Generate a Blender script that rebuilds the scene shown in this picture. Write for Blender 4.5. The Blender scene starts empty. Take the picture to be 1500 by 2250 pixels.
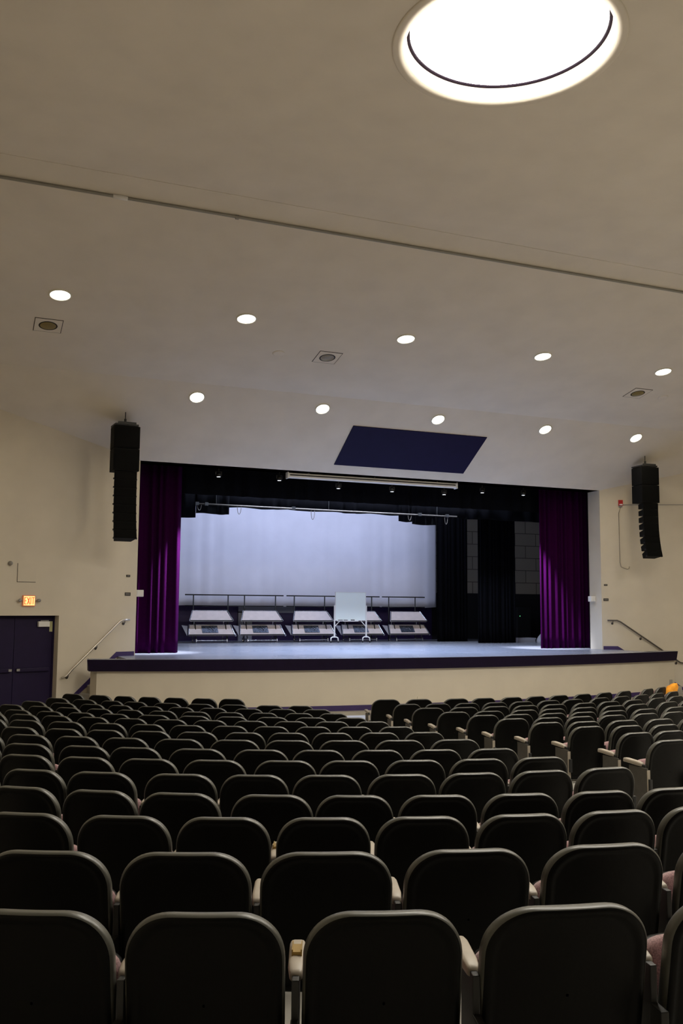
import bpy, bmesh, math, random
from mathutils import Vector, Matrix, Quaternion
random.seed(7)
SC = bpy.context.scene
COL = SC.collection
R = math.radians

# ---------------------------------------------------------------- camera, world, exposure, lights
EYE = 2.42
cam_data = bpy.data.cameras.new('camera')
cam_data.sensor_fit = 'HORIZONTAL'
cam_data.sensor_width = 36.0
cam_data.lens = 36.0 * 2050.0 / 1500.0
cam_data.clip_end = 200
cam = bpy.data.objects.new('camera', cam_data)
COL.objects.link(cam)
cr = Vector((0.925533, -0.37859, 0.007712))
cd = Vector((0.044984, 0.089706, -0.994952))
cf = Vector((0.375987, 0.921207, 0.100056))
cam.matrix_world = Matrix(((cr.x, -cd.x, -cf.x, 0), (cr.y, -cd.y, -cf.y, 0), (cr.z, -cd.z, -cf.z, EYE), (0, 0, 0, 1)))
SC.camera = cam

world = bpy.data.worlds.new('world')
SC.world = world
world.use_nodes = True
world.node_tree.nodes['Background'].inputs[0].default_value = (0.6, 0.7, 1.0, 1)
world.node_tree.nodes['Background'].inputs[1].default_value = 0.0

SC.view_settings.view_transform = 'Standard'
SC.view_settings.look = 'None'
SC.view_settings.gamma = 1
SC.view_settings.exposure = 0.0
SC.view_settings.use_curve_mapping = False
SC.cycles.use_denoising = True
SC.cycles.max_bounces = 8
SC.cycles.diffuse_bounces = 6
SC.cycles.sample_clamp_indirect = 8

DOME_STRENGTH = 34.0        # daylight through the round skylights
DOWN_W = 62.0               # each recessed downlight
PAR_W = 720.0               # each small stage fixture
CYC_W = 200.0               # border strips over the stage


def light(name, kind, loc, target, energy, color, **kw):
    d = bpy.data.lights.new(name, kind)
    d.energy = energy
    d.color = color
    for k, v in kw.items():
        setattr(d, k, v)
    o = bpy.data.objects.new(name, d)
    o.location = loc
    o.rotation_euler = (Vector(target) - Vector(loc)).to_track_quat('-Z', 'Y').to_euler()
    COL.objects.link(o)
    return o


# bluish white strips hung over the stage behind the black borders: one washes the white cyclorama, one the floor
light('border_light_strip', 'AREA', (10.8, 27.4, 6.6), (10.8, 30.6, 3.2), CYC_W, (0.64, 0.72, 1.0), shape='RECTANGLE', size=9.5, size_y=0.3)
light('border_light_strip', 'AREA', (10.8, 25.0, 6.4), (10.8, 29.0, 1.3), CYC_W * 3.8, (0.66, 0.76, 1.0), shape='RECTANGLE', size=9.0, size_y=0.3)

# ---------------------------------------------------------------- materials
def mat(name, color, rough=0.6, metal=0.0, noise=0.0, nscale=8.0, bump=0.0, emit=None, estr=0.0, spec=0.5, sheen=0.0, trans=0.0):
    m = bpy.data.materials.new(name)
    m.use_nodes = True
    nt = m.node_tree
    b = nt.nodes['Principled BSDF']
    b.inputs['Base Color'].default_value = (*color, 1)
    b.inputs['Roughness'].default_value = rough
    b.inputs['Metallic'].default_value = metal
    b.inputs['Specular IOR Level'].default_value = spec
    if sheen:
        b.inputs['Sheen Weight'].default_value = sheen
    if trans:
        b.inputs['Transmission Weight'].default_value = trans
    if noise or bump:
        tc = nt.nodes.new('ShaderNodeTexCoord')
        nz = nt.nodes.new('ShaderNodeTexNoise')
        nz.inputs['Scale'].default_value = nscale
        nz.inputs['Detail'].default_value = 4
        nt.links.new(tc.outputs['Object'], nz.inputs['Vector'])
        if noise:
            rp = nt.nodes.new('ShaderNodeValToRGB')
            rp.color_ramp.elements[0].position = 0.3
            rp.color_ramp.elements[1].position = 0.7
            rp.color_ramp.elements[0].color = (*[c * (1 - noise) for c in color], 1)
            rp.color_ramp.elements[1].color = (*[min(1, c * (1 + noise)) for c in color], 1)
            nt.links.new(nz.outputs['Fac'], rp.inputs['Fac'])
            nt.links.new(rp.outputs['Color'], b.inputs['Base Color'])
        if bump:
            bp = nt.nodes.new('ShaderNodeBump')
            bp.inputs['Strength'].default_value = bump
            bp.inputs['Distance'].default_value = 0.01
            nt.links.new(nz.outputs['Fac'], bp.inputs['Height'])
            nt.links.new(bp.outputs['Normal'], b.inputs['Normal'])
    if emit:
        b.inputs['Emission Color'].default_value = (*emit, 1)
        b.inputs['Emission Strength'].default_value = estr
    return m


M = {}
M['ceiling'] = mat('ceiling_plaster', (0.70, 0.645, 0.555), 0.9, noise=0.04, nscale=1.5, bump=0.15)
M['cream'] = mat('cream_wall_paint', (0.62, 0.56, 0.45), 0.8, noise=0.03, nscale=2.0, bump=0.1)
M['floor'] = mat('concrete_floor', (0.33, 0.31, 0.27), 0.6, noise=0.12, nscale=3.0)
M['purple'] = mat('purple_paint', (0.035, 0.016, 0.10), 0.5, noise=0.1, nscale=5)
M['doorpurple'] = mat('dark_purple_door_paint', (0.012, 0.006, 0.034), 0.5, noise=0.1, nscale=5, spec=0.2)
M['lip'] = mat('dark_purple_fascia', (0.009, 0.004, 0.02), 0.6, noise=0.15, nscale=6, spec=0.15)
M['navy'] = mat('navy_panel_paint', (0.007, 0.004, 0.034), 0.7, noise=0.08, nscale=4, spec=0.15)
M['stage'] = mat('stage_floor_paint', (0.24, 0.25, 0.28), 0.26, noise=0.10, nscale=0.6)
M['velvet'] = mat('purple_velvet', (0.022, 0.0004, 0.024), 0.9, spec=0.03, noise=0.1, nscale=20)
M['blackcloth'] = mat('black_drape_cloth', (0.003, 0.003, 0.004), 0.95, noise=0.2, nscale=10, spec=0.05)
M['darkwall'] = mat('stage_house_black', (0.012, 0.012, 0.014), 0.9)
M['cyc'] = mat('white_cyclorama_cloth', (0.74, 0.74, 0.82), 0.9, noise=0.04, nscale=1.2)
M['shell'] = mat('black_seat_plastic', (0.0022, 0.0021, 0.0017), 0.45, noise=0.12, nscale=30, bump=0.12, spec=0.13)
M['edge'] = mat('black_seat_plastic_lit_edge', (0.056, 0.055, 0.044), 0.38, noise=0.08, nscale=30, spec=0.6)  # same black plastic as the shell, lightened to paint overhead light onto the rim
M['fabric'] = mat('mauve_seat_fabric', (0.24, 0.14, 0.14), 0.95, noise=0.45, nscale=180, sheen=0.2)
M['arm'] = mat('taupe_armrest_plastic', (0.30, 0.26, 0.205), 0.45, noise=0.05, nscale=20)
M['black'] = mat('black_metal', (0.012, 0.012, 0.012), 0.5)
M['endpanel'] = mat('grey_end_panel', (0.055, 0.05, 0.042), 0.6, noise=0.1, nscale=20)
M['brass'] = mat('brass', (0.35, 0.24, 0.08), 0.35, metal=1.0)
M['white'] = mat('white_enamel', (0.75, 0.74, 0.72), 0.5)
M['whitebright'] = mat('whiteboard_surface', (0.80, 0.88, 0.86), 0.3)
M['chrome'] = mat('chrome_steel', (0.62, 0.62, 0.65), 0.25, metal=1.0)
M['steel'] = mat('brushed_handrail_steel', (0.62, 0.57, 0.50), 0.35, metal=0.9)
M['bronze'] = mat('dark_handrail_steel', (0.12, 0.105, 0.09), 0.45, metal=0.6)
M['spkr'] = mat('black_speaker_paint', (0.004, 0.004, 0.004), 0.8, noise=0.2, nscale=40, bump=0.3, spec=0.15)
M['grille'] = mat('black_speaker_grille', (0.003, 0.003, 0.003), 0.9, bump=0.5, nscale=120, spec=0.1)
M['tray'] = mat('cream_riser_deck', (0.90, 0.80, 0.76), 0.45, noise=0.05, nscale=6)
M['mech'] = mat('dark_riser_mechanism', (0.10, 0.12, 0.16), 0.35, metal=0.5, noise=0.7, nscale=25)
M['wingwall'] = mat('stage_wing_wall_paint', (0.46, 0.40, 0.31), 0.9)
M['seatback_wall'] = mat('dark_rear_wall', (0.10, 0.09, 0.075), 0.9)
M['greypanel'] = mat('grey_wall_panel', (0.36, 0.36, 0.40), 0.7)
M['red'] = mat('red_alarm_plastic', (0.45, 0.02, 0.02), 0.4)
M['grey'] = mat('grey_metal', (0.28, 0.27, 0.25), 0.5)
M['ochre'] = mat('dim_amber_lamp_glass', (0.20, 0.15, 0.045), 0.4)
M['dark'] = mat('dark_recess', (0.018, 0.012, 0.008), 0.8)
M['sign'] = mat('dark_brown_plaque', (0.03, 0.022, 0.018), 0.5)
M['yellow'] = mat('yellow_green_sticker', (0.45, 0.44, 0.22), 0.6)
M['orange'] = mat('orange_jacket_cloth', (0.95, 0.34, 0.02), 0.8, noise=0.25, nscale=9)
M['domeglow'] = mat('skylight_daylight', (0.9, 0.9, 0.9), 0.5, emit=(1.0, 0.94, 0.83), estr=DOME_STRENGTH)
M['well'] = mat('glossy_skylight_well', (0.80, 0.72, 0.62), 0.35)
M['welldark'] = mat('dark_glazing_bead', (0.012, 0.008, 0.014), 0.9, spec=0.05)
M['lampglow'] = mat('downlight_lens', (0.9, 0.9, 0.85), 0.5, emit=(1.0, 0.93, 0.80), estr=14.0)
M['trimring'] = mat('downlight_trim', (0.75, 0.72, 0.62), 0.4)
M['parglow'] = mat('stage_lamp_lens', (0.9, 0.9, 1.0), 0.4, emit=(0.85, 0.90, 1.0), estr=6.0)
M['exitface'] = mat('lit_exit_face', (0.9, 0.6, 0.3), 0.5, emit=(1.0, 0.50, 0.16), estr=1.6)
M['exitred'] = mat('lit_exit_letters', (0.6, 0.05, 0.02), 0.5, emit=(0.75, 0.06, 0.01), estr=0.7)
M['exithouse'] = mat('exit_housing', (0.55, 0.25, 0.15), 0.5, emit=(1.0, 0.2, 0.05), estr=0.15)
M['led'] = mat('green_indicator', (0.1, 0.6, 0.2), 0.5, emit=(0.2, 1.0, 0.4), estr=0.6)

def blocks(m, light_c, joint_c):
    nt = m.node_tree
    tc = nt.nodes.new('ShaderNodeTexCoord'); mp = nt.nodes.new('ShaderNodeMapping'); bk = nt.nodes.new('ShaderNodeTexBrick')
    mp.inputs['Rotation'].default_value = (R(90), 0, 0)
    bk.inputs['Color1'].default_value = (*light_c, 1); bk.inputs['Color2'].default_value = (*[c * 0.9 for c in light_c], 1); bk.inputs['Mortar'].default_value = (*joint_c, 1)
    bk.inputs['Scale'].default_value = 1.0; bk.inputs['Brick Width'].default_value = 0.95; bk.inputs['Row Height'].default_value = 0.48; bk.inputs['Mortar Size'].default_value = 0.014
    nt.links.new(tc.outputs['Object'], mp.inputs['Vector']); nt.links.new(mp.outputs['Vector'], bk.inputs['Vector']); nt.links.new(bk.outputs['Color'], nt.nodes['Principled BSDF'].inputs['Base Color'])
blocks(M['wingwall'], (0.46, 0.40, 0.31), (0.12, 0.10, 0.08))

# ---------------------------------------------------------------- mesh helpers
class MB:
    """collects shapes into one mesh"""
    def __init__(s):
        s.v = []; s.f = []

    def add(s, vs, fs):
        o = len(s.v)
        s.v += [tuple(v) for v in vs]
        s.f += [tuple(i + o for i in f) for f in fs]
        return s

    def box(s, a, b, mx=None):
        x0, y0, z0 = a; x1, y1, z1 = b
        vs = [Vector(p) for p in ((x0, y0, z0), (x1, y0, z0), (x1, y1, z0), (x0, y1, z0), (x0, y0, z1), (x1, y0, z1), (x1, y1, z1), (x0, y1, z1))]
        if mx is not None:
            vs = [mx @ v for v in vs]
        return s.add(vs, [(0, 3, 2, 1), (4, 5, 6, 7), (0, 1, 5, 4), (1, 2, 6, 5), (2, 3, 7, 6), (3, 0, 4, 7)])

    def tube(s, pts, r, n=10, caps=True):
        pts = [Vector(p) for p in pts]
        rings = []
        for i, p in enumerate(pts):
            t = (pts[min(i + 1, len(pts) - 1)] - pts[max(i - 1, 0)]).normalized()
            q = t.to_track_quat('Z', 'Y')
            rr = r[i] if isinstance(r, (list, tuple)) else r
            rings.append([p + q @ Vector((rr * math.cos(2 * math.pi * k / n), rr * math.sin(2 * math.pi * k / n), 0)) for k in range(n)])
        vs = [v for g in rings for v in g]
        fs = []
        for i in range(len(pts) - 1):
            for k in range(n):
                a = i * n + k; b = i * n + (k + 1) % n
                fs.append((a, b, b + n, a + n))
        if caps:
            fs.append(tuple(range(n - 1, -1, -1)))
            fs.append(tuple((len(pts) - 1) * n + k for k in range(n)))
        return s.add(vs, fs)

    def lathe(s, prof, n=32, mx=None, close=False):
        """prof: (radius, z) list"""
        vs = []; fs = []
        for r, z in prof:
            for k in range(n):
                a = 2 * math.pi * k / n
                v = Vector((r * math.cos(a), r * math.sin(a), z))
                vs.append(mx @ v if mx is not None else v)
        m = len(prof)
        for i in range(m - 1 + (1 if close else 0)):
            j = (i + 1) % m
            for k in range(n):
                k2 = (k + 1) % n
                fs.append((i * n + k, i * n + k2, j * n + k2, j * n + k))
        return s.add(vs, fs)

    def disc(s, r, z=0, n=32, mx=None):
        vs = [Vector((r * math.cos(2 * math.pi * k / n), r * math.sin(2 * math.pi * k / n), z)) for k in range(n)]
        if mx is not None:
            vs = [mx @ v for v in vs]
        return s.add(vs, [tuple(range(n))])

    def prism(s, poly, a, b, mx=None):
        """poly: 2-D points, extruded along the third axis from a to b"""
        n = len(poly)
        vs = [Vector((p[0], p[1], a)) for p in poly] + [Vector((p[0], p[1], b)) for p in poly]
        if mx is not None:
            vs = [mx @ v for v in vs]
        fs = [tuple(range(n - 1, -1, -1)), tuple(range(n, 2 * n))]
        for k in range(n):
            k2 = (k + 1) % n
            fs.append((k, k2, n + k2, n + k))
        return s.add(vs, fs)

    def build(s, name, material, parent=None, smooth=False, bevel=0.0, loc=None, fix=True):
        me = bpy.data.meshes.new(name)
        me.from_pydata(s.v, [], s.f)
        if fix:
            bm = bmesh.new(); bm.from_mesh(me)
            bmesh.ops.recalc_face_normals(bm, faces=bm.faces)
            if bevel:
                bmesh.ops.bevel(bm, geom=list(bm.edges), offset=bevel, segments=2, affect='EDGES', profile=0.6)
            bm.to_mesh(me); bm.free()
        me.materials.append(M[material] if isinstance(material, str) else material)
        if smooth:
            me.polygons.foreach_set('use_smooth', [True] * len(me.polygons))
        me.update()
        o = bpy.data.objects.new(name, me)
        COL.objects.link(o)
        if parent is not None:
            o.parent = parent
        if loc is not None:
            o.location = loc
        return o


def tag(o, label=None, cat=None, group=None, kind=None):
    if label: o['label'] = label
    if cat: o['category'] = cat
    if group: o['group'] = group
    if kind: o['kind'] = kind
    return o


def struct(o, label=None, cat=None):
    return tag(o, label, cat, None, 'structure')


def thing(name, label, cat, loc=(0, 0, 0), rotz=0.0, group=None):
    o = bpy.data.objects.new(name, None)
    o.empty_display_size = 0.2
    o.location = loc
    o.rotation_euler = (0, 0, rotz)
    COL.objects.link(o)
    return tag(o, label, cat, group)


def frame(origin, ux, uy, uz):
    """matrix taking local x,y,z to the given axes at origin"""
    ux, uy, uz = Vector(ux).normalized(), Vector(uy).normalized(), Vector(uz).normalized()
    return Matrix(((ux.x, uy.x, uz.x, origin[0]), (ux.y, uy.y, uz.y, origin[1]), (ux.z, uy.z, uz.z, origin[2]), (0, 0, 0, 1)))


ORD = ['first', 'second', 'third', 'fourth', 'fifth', 'sixth', 'seventh', 'eighth', 'ninth', 'tenth', 'eleventh', 'twelfth', 'thirteenth', 'fourteenth', 'fifteenth', 'sixteenth']

# ---------------------------------------------------------------- the curved seat rows (row, block, arc centre x, y, radius, floor z, radius offset, slope, arc positions)
ROWS=[
(1,0,3.645,10.381,8.000,1.470,-0.000,-0.0000,[-4.07, -3.515, -2.97, -2.40, -1.793, -1.165]),
(2,0,4.359,12.650,9.500,1.429,0.000,0.0000,[-4.70, -4.135, -3.56, -2.98, -2.385, -1.777, -1.15]),
(3,0,4.503,12.398,8.500,1.388,0.000,0.0000,[-4.87, -4.36, -3.85, -3.35, -2.85, -2.35, -1.83, -1.32, -0.81, -0.31]),
(4,0,4.915,12.519,8.000,1.346,-0.000,-0.0000,[-5.33, -4.83, -4.34, -3.85, -3.31, -2.83, -2.34, -1.84, -1.34, -0.85]),
(5,0,4.855,13.473,8.000,1.305,-0.000,-0.0000,[-5.11, -4.61, -4.12, -3.57, -3.07, -2.58, -2.07, -1.57, -1.06, -0.55]),
(6,0,5.529,15.178,9.000,1.264,0.000,0.0000,[-5.84, -5.33, -4.83, -4.33, -3.82, -3.28, -2.79, -2.28, -1.77, -1.26]),
(7,0,6.113,16.856,9.984,1.223,0.061,0.0181,[-6.4, -5.9, -5.36, -4.9, -4.36, -3.82, -3.33, -2.83, -2.33, -1.82]),
(7,1,6.113,16.856,9.984,1.223,-0.047,0.0000,[0.02, 0.52]),
(8,0,6.567,18.090,10.469,1.181,-0.012,0.0056,[-6.84, -6.32, -5.82, -5.33, -4.81, -4.28, -3.77, -3.25, -2.72, -2.18]),
(8,1,6.567,18.090,10.469,1.181,-0.074,0.0000,[-0.17, 0.26, 0.74]),
(9,0,6.978,19.196,10.816,1.140,-0.056,-0.0081,[-7.27, -6.79, -6.29, -5.83, -5.34, -4.86, -4.37, -3.92, -3.46, -2.98, -2.5]),
(9,1,6.978,19.196,10.816,1.140,-0.064,0.1521,[-0.55, -0.07, 0.39, 0.87]),
(10,0,7.346,20.174,11.025,1.099,0.062,0.0152,[-7.59, -7.11, -6.59, -6.08, -5.61, -5.14, -4.67, -4.21, -3.74, -3.28, -2.81]),
(10,1,7.346,20.174,11.025,1.099,-0.005,0.0891,[-0.94, -0.46, 0.06, 0.58, 1.08]),
(11,0,7.671,21.024,11.095,1.058,0.106,0.0185,[-7.94, -7.45, -6.98, -6.49, -6.0, -5.5, -5.01, -4.52, -4.04, -3.55, -3.06]),
(11,1,7.671,21.024,11.095,1.058,-0.003,0.0172,[-1.26, -0.76, -0.29, 0.2, 0.74, 1.23, 1.72]),
(12,0,7.952,21.747,11.028,1.016,0.193,0.0173,[-8.27, -7.77, -7.27, -6.81, -6.34, -5.81, -5.28, -4.79, -4.28, -3.79, -3.28]),
(12,1,7.952,21.747,11.028,1.016,0.051,0.0080,[-1.49, -1.0, -0.48, 0.01, 0.53, 1.1, 1.71, 2.24]),
(13,0,8.190,22.341,10.822,0.975,0.226,0.0211,[-8.16, -7.65, -7.19, -6.7, -6.24, -5.77, -5.3, -4.83, -4.37, -3.89, -3.43]),
(13,1,8.190,22.341,10.822,0.975,0.056,-0.0251,[-1.73, -1.21, -0.65, -0.17, 0.39, 0.97, 1.47, 2.2, 2.76]),
(14,0,8.385,22.808,10.478,0.934,0.228,0.0246,[-8.01, -7.46, -6.95, -6.48, -6.0, -5.53, -5.05, -4.53, -4.04, -3.54]),
(14,1,8.385,22.808,10.478,0.934,0.017,-0.0058,[-1.86, -1.31, -0.78, -0.26, 0.26, 0.86, 1.39, 1.95, 2.58, 3.13]),
(15,0,8.537,23.146,9.996,0.893,0.253,0.0376,[-7.79, -7.24, -6.72, -6.3, -5.75, -5.21, -4.67, -4.12, -3.64]),
(15,1,8.537,23.146,9.996,0.893,-0.045,0.0171,[-1.92, -1.42, -0.92, -0.41, 0.09, 0.63, 1.14, 1.76, 2.3, 2.87, 3.39, 3.93]),
(16,0,8.645,23.357,9.376,0.868,-0.397,-0.0404,[-7.64, -7.08, -6.59, -6.12, -5.64, -5.14, -4.65]),
(16,1,8.645,23.357,9.376,0.868,-0.131,0.0489,[-1.97, -1.39, -0.71, -0.19, 0.37, 0.88, 1.4, 1.98, 2.56, 3.16, 3.99, 4.55, 5.09])]

def row_floor():
    d = {}
    for r in ROWS:
        d.setdefault(r[0], (r[2], r[3], r[4], r[5] - 0.85))
    return [d[k] for k in sorted(d)]


RF = row_floor()


def floor_z(x, y):
    """height of the raked floor under a point"""
    ys = []
    for cx, cy, rr, z in RF:
        t = max(-0.93 * rr, min(0.93 * rr, x - cx))
        ys.append((cy - math.sqrt(rr * rr - t * t), z))
    if y <= ys[0][0]:
        return ys[0][1]
    for (ya, za), (yb, zb) in zip(ys, ys[1:]):
        if y <= yb:
            return za + (zb - za) * (y - ya) / max(1e-6, yb - ya)
    return ys[-1][1]


# ---------------------------------------------------------------- room shell
XL, XR, YB = -2.6, 24.0, -5.0
YF, YD = 22.45, 23.0                       # front and back of the proscenium wall
PXL, PXR, PZT = 3.92, 17.38, 5.87          # proscenium opening
STZ = 1.21                                 # stage floor
CA = math.cos(R(20)); SA = math.sin(R(20))
LC, RC = Vector((PXL, YF, 0)), Vector((PXR, YF, 0))
# wall frames: local x runs away from the proscenium along the wall, y into the hall, z up
FL = frame(LC, (-CA, -SA, 0), (SA, -CA, 0), (0, 0, 1))
FR = frame(RC, (CA, -SA, 0), (-SA, -CA, 0), (0, 0, 1))
Y_SEAM, Z_CEIL = 13.51, 8.74
Y_BRK, Z_BRK = 20.11, 7.33
sk = Vector((5.47, 8.53, Z_CEIL)); SKR = 1.165

# floor
mb = MB()
nx, ny = 54, 90
gx = [XL - 0.4 + (XR - XL + 0.8) * i / nx for i in range(nx + 1)]
gy = [YB - 0.4 + (24.0 - YB + 0.4) * j / ny for j in range(ny + 1)]
mb.add([(x, y, floor_z(x, y)) for y in gy for x in gx], [(j * (nx + 1) + i, j * (nx + 1) + i + 1, (j + 1) * (nx + 1) + i + 1, (j + 1) * (nx + 1) + i) for j in range(ny) for i in range(nx)])
mb.add([(XL - .4, YB - .4, -0.3), (XR + .4, YB - .4, -0.3), (XR + .4, 24, -0.3), (XL - .4, 24, -0.3)], [(0, 3, 2, 1)])
struct(mb.build('floor', 'floor', smooth=True))

# ceiling: flat part with three round holes, then two sloping panels down to the stage opening
mb = MB()
n = 64
q = 1.6
SKX = (5.47, 10.87, 16.27)
SKY = (3.13, 8.53)
for sx, sy in [(a_, b_) for a_ in SKX for b_ in SKY]:
    ring = [(sx + SKR * math.cos(2 * math.pi * k / n), sy + SKR * math.sin(2 * math.pi * k / n), Z_CEIL) for k in range(n)]
    sq = []
    for k in range(n):
        a = 2 * math.pi * k / n
        m_ = q / max(abs(math.cos(a)), abs(math.sin(a)))
        sq.append((sx + m_ * math.cos(a), sy + m_ * math.sin(a), Z_CEIL))
    mb.add(ring + sq, [(k, (k + 1) % n, n + (k + 1) % n, n + k) for k in range(n)])
cuts = [XL - .3] + [v for sx in SKX for v in (sx - q, sx + q)] + [XR + .3]
bands = [YB - .3] + [v for sy in SKY for v in (sy - q, sy + q)] + [Y_SEAM]
quads = [(XL - .3, bands[2 * k], XR + .3, bands[2 * k + 1]) for k in range(3)] + [(cuts[2 * k], sy - q, cuts[2 * k + 1], sy + q) for k in range(4) for sy in SKY]
for x0, y0, x1, y1 in quads:
    mb.add([(x0, y0, Z_CEIL), (x1, y0, Z_CEIL), (x1, y1, Z_CEIL), (x0, y1, Z_CEIL)], [(0, 1, 2, 3)])
mb.add([(XL - .3, Y_SEAM, Z_CEIL), (XR + .3, Y_SEAM, Z_CEIL), (XR + .3, Y_BRK, Z_BRK), (XL - .3, Y_BRK, Z_BRK)], [(0, 1, 2, 3)])
mb.add([(XL - .3, Y_BRK, Z_BRK), (XR + .3, Y_BRK, Z_BRK), (XR + .3, YF, PZT), (XL - .3, YF, PZT)], [(0, 1, 2, 3)])
mb.add([(XL - .3, YF, PZT), (XR + .3, YF, PZT), (XR + .3, YD, PZT), (XL - .3, YD, PZT)], [(0, 1, 2, 3)])
struct(mb.build('ceiling', 'ceiling', fix=False))

struct(MB().box((XL, Y_SEAM - 0.02, Z_CEIL - 0.007), (XR, Y_SEAM + 0.02, Z_CEIL + 0.01)).build('trim_3', 'ceiling'), 'faint joint strip across the ceiling', 'joint strip')
# walls
DU0, DU1, DZ = 1.935, 3.80, 2.155          # double door opening in the left wall, measured along it
WT, WH = 0.32, 9.0
ulen = (PXL - XL) / CA + 0.2
mb = MB()
mb.box((0, -WT, -0.2), (DU0, 0, WH), FL).box((DU1, -WT, -0.2), (ulen, 0, WH), FL).box((DU0, -WT, DZ), (DU1, 0, WH), FL)
struct(mb.build('wall_front_left', 'cream'))
ulen = (XR - PXR) / CA + 0.2
mb = MB().box((0, -WT, -0.2), (ulen, 0, WH), FR)
struct(mb.build('wall_front_right', 'cream'))
mb = MB().box((PXL - 0.35, YF, 0.0), (PXL, YD, 6.6)); mb.box((PXR, YF, 0.0), (PXR + 0.35, YD, 6.6)); mb.box((PXL, YF + 0.02, PZT), (PXR, YD, 7.2))
struct(mb.build('wall_proscenium', 'cream'))
struct(MB().box((XL - .3, YB - .3, -0.3), (XL, 20.15, WH)).build('wall_left', 'cream'))
struct(MB().box((XR, YB - .3, -0.3), (XR + .3, 20.15, WH)).build('wall_right', 'cream'))
struct(MB().box((XL - .3, YB - .3, -0.3), (XR + .3, YB, WH)).build('wall_back', 'seatback_wall'))
# stage house
struct(MB().box((16.3, 31.0, 0.5), (21.6, 31.25, 2.93)).build('wall_stage_back_wing_shaded', 'darkwall'))  # lower wall continued in black: the wing's shade is put into its colour
struct(MB().box((1.0, 31.0, 0.5), (16.3, 31.25, 2.93)).build('wall_stage_back_lower', 'purple'), 'purple lower wall behind the white cloth and the risers', 'wall')
struct(MB().box((1.0, 31.0, 2.93), (21.6, 31.25, 8.6)).build('wall_stage_back_upper', 'wingwall'))
struct(MB().box((0.8, 23.0, 0.5), (1.0, 31.2, 8.6)).build('wall_stage_left', 'darkwall'))
struct(MB().box((21.6, 23.0, 0.5), (21.8, 31.2, 8.6)).build('wall_stage_right', 'darkwall'))
struct(MB().box((0.8, 23.0, 8.5), (21.8, 31.25, 8.7)).build('ceiling_stage', 'darkwall'))
mb = MB().box((0.8, 23.0, 0.5), (PXL - .02, 23.06, 8.6)); mb.box((PXR + .02, 23.0, 0.5), (21.8, 23.06, 8.6)); mb.box((PXL - .02, 23.0, 6.2), (PXR + .02, 23.06, 8.6))
struct(mb.build('wall_stage_front', 'darkwall'))

# stage: curved front wall, deck, fascia, base trim
AX, AR = 10.72, 28.6
AY = 19.93 + AR
def arc(x, off=0.0):
    return AY - math.sqrt((AR - off) ** 2 - (x - AX) ** 2)
def arc_pts(x0, x1, off=0.0, n=48):
    return [(x0 + (x1 - x0) * i / n, arc(x0 + (x1 - x0) * i / n, off)) for i in range(n + 1)]
SXL, SXR = 2.66, 18.98
def strip(mb, x0, x1, off0, off1, z0, z1, n=48):
    a = arc_pts(x0, x1, off0, n); b = arc_pts(x0, x1, off1, n)
    vs = [(x, y, z0) for x, y in a] + [(x, y, z1) for x, y in a] + [(x, y, z0) for x, y in b] + [(x, y, z1) for x, y in b]
    N = n + 1
    fs = []
    for i in range(n):
        fs += [(i, i + 1, N + i + 1, N + i), (2 * N + i, 3 * N + i, 3 * N + i + 1, 2 * N + i + 1), (N + i, N + i + 1, 3 * N + i + 1, 3 * N + i), (i, 2 * N + i, 2 * N + i + 1, i + 1)]
    fs += [(0, N, 3 * N, 2 * N), (n, 2 * N + n, 3 * N + n, N + n)]
    mb.add(vs, fs)
    return mb
# front wall with its two splayed end faces
wl, wr = SXL + 0.22, SXR - 0.05
mb = strip(MB(), wl, wr, 0.12, 0.40, 0.0, STZ - 0.03)
fy = arc(wl, 0.12)
mb.prism([(wl, fy), (wl + 0.22, fy), (wl + 0.12, fy + 0.36), (wl - 0.10, fy + 0.27)], 0.0, STZ - 0.03)
fy = arc(wr, 0.12)
mb.prism([(wr, fy), (wr - 0.22, fy), (wr - 0.12, fy + 0.36), (wr + 0.06, fy + 0.27)], 0.0, STZ - 0.03)
struct(mb.build('wall_stage_apron', 'cream', smooth=False), 'cream curved front wall of the stage', 'wall')
# fascia with tapered ends
mb = MB()
N = 49
top = arc_pts(SXL, SXR, 0.0); bot = arc_pts(SXL + 0.05, SXR - 0.03, 0.04); tb = arc_pts(SXL + .06, SXR - .06, 0.40)
vs = [(x, y, STZ) for x, y in top] + [(x, y, STZ - 0.255) for x, y in bot] + [(x, y, STZ) for x, y in tb] + [(x, y, STZ - 0.255) for x, y in tb]
fs = []
for i in range(48):
    fs += [(i, N + i, N + i + 1, i + 1), (i, i + 1, 2 * N + i + 1, 2 * N + i), (N + i, 3 * N + i, 3 * N + i + 1, N + i + 1), (2 * N + i, 2 * N + i + 1, 3 * N + i + 1, 3 * N + i)]
fs += [(0, 2 * N, 3 * N, N), (48, N + 48, 3 * N + 48, 2 * N + 48)]
mb.add(vs, fs)
struct(mb.build('trim_1', 'lip'), 'dark purple overhanging edge of the stage', 'stage edge')
struct(strip(MB(), wl + 0.05, wr - 0.05, 0.10, 0.13, 0.0, 0.14).build('baseboard_front', 'purple'), 'purple base strip along the foot of the stage front', 'baseboard')
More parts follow.
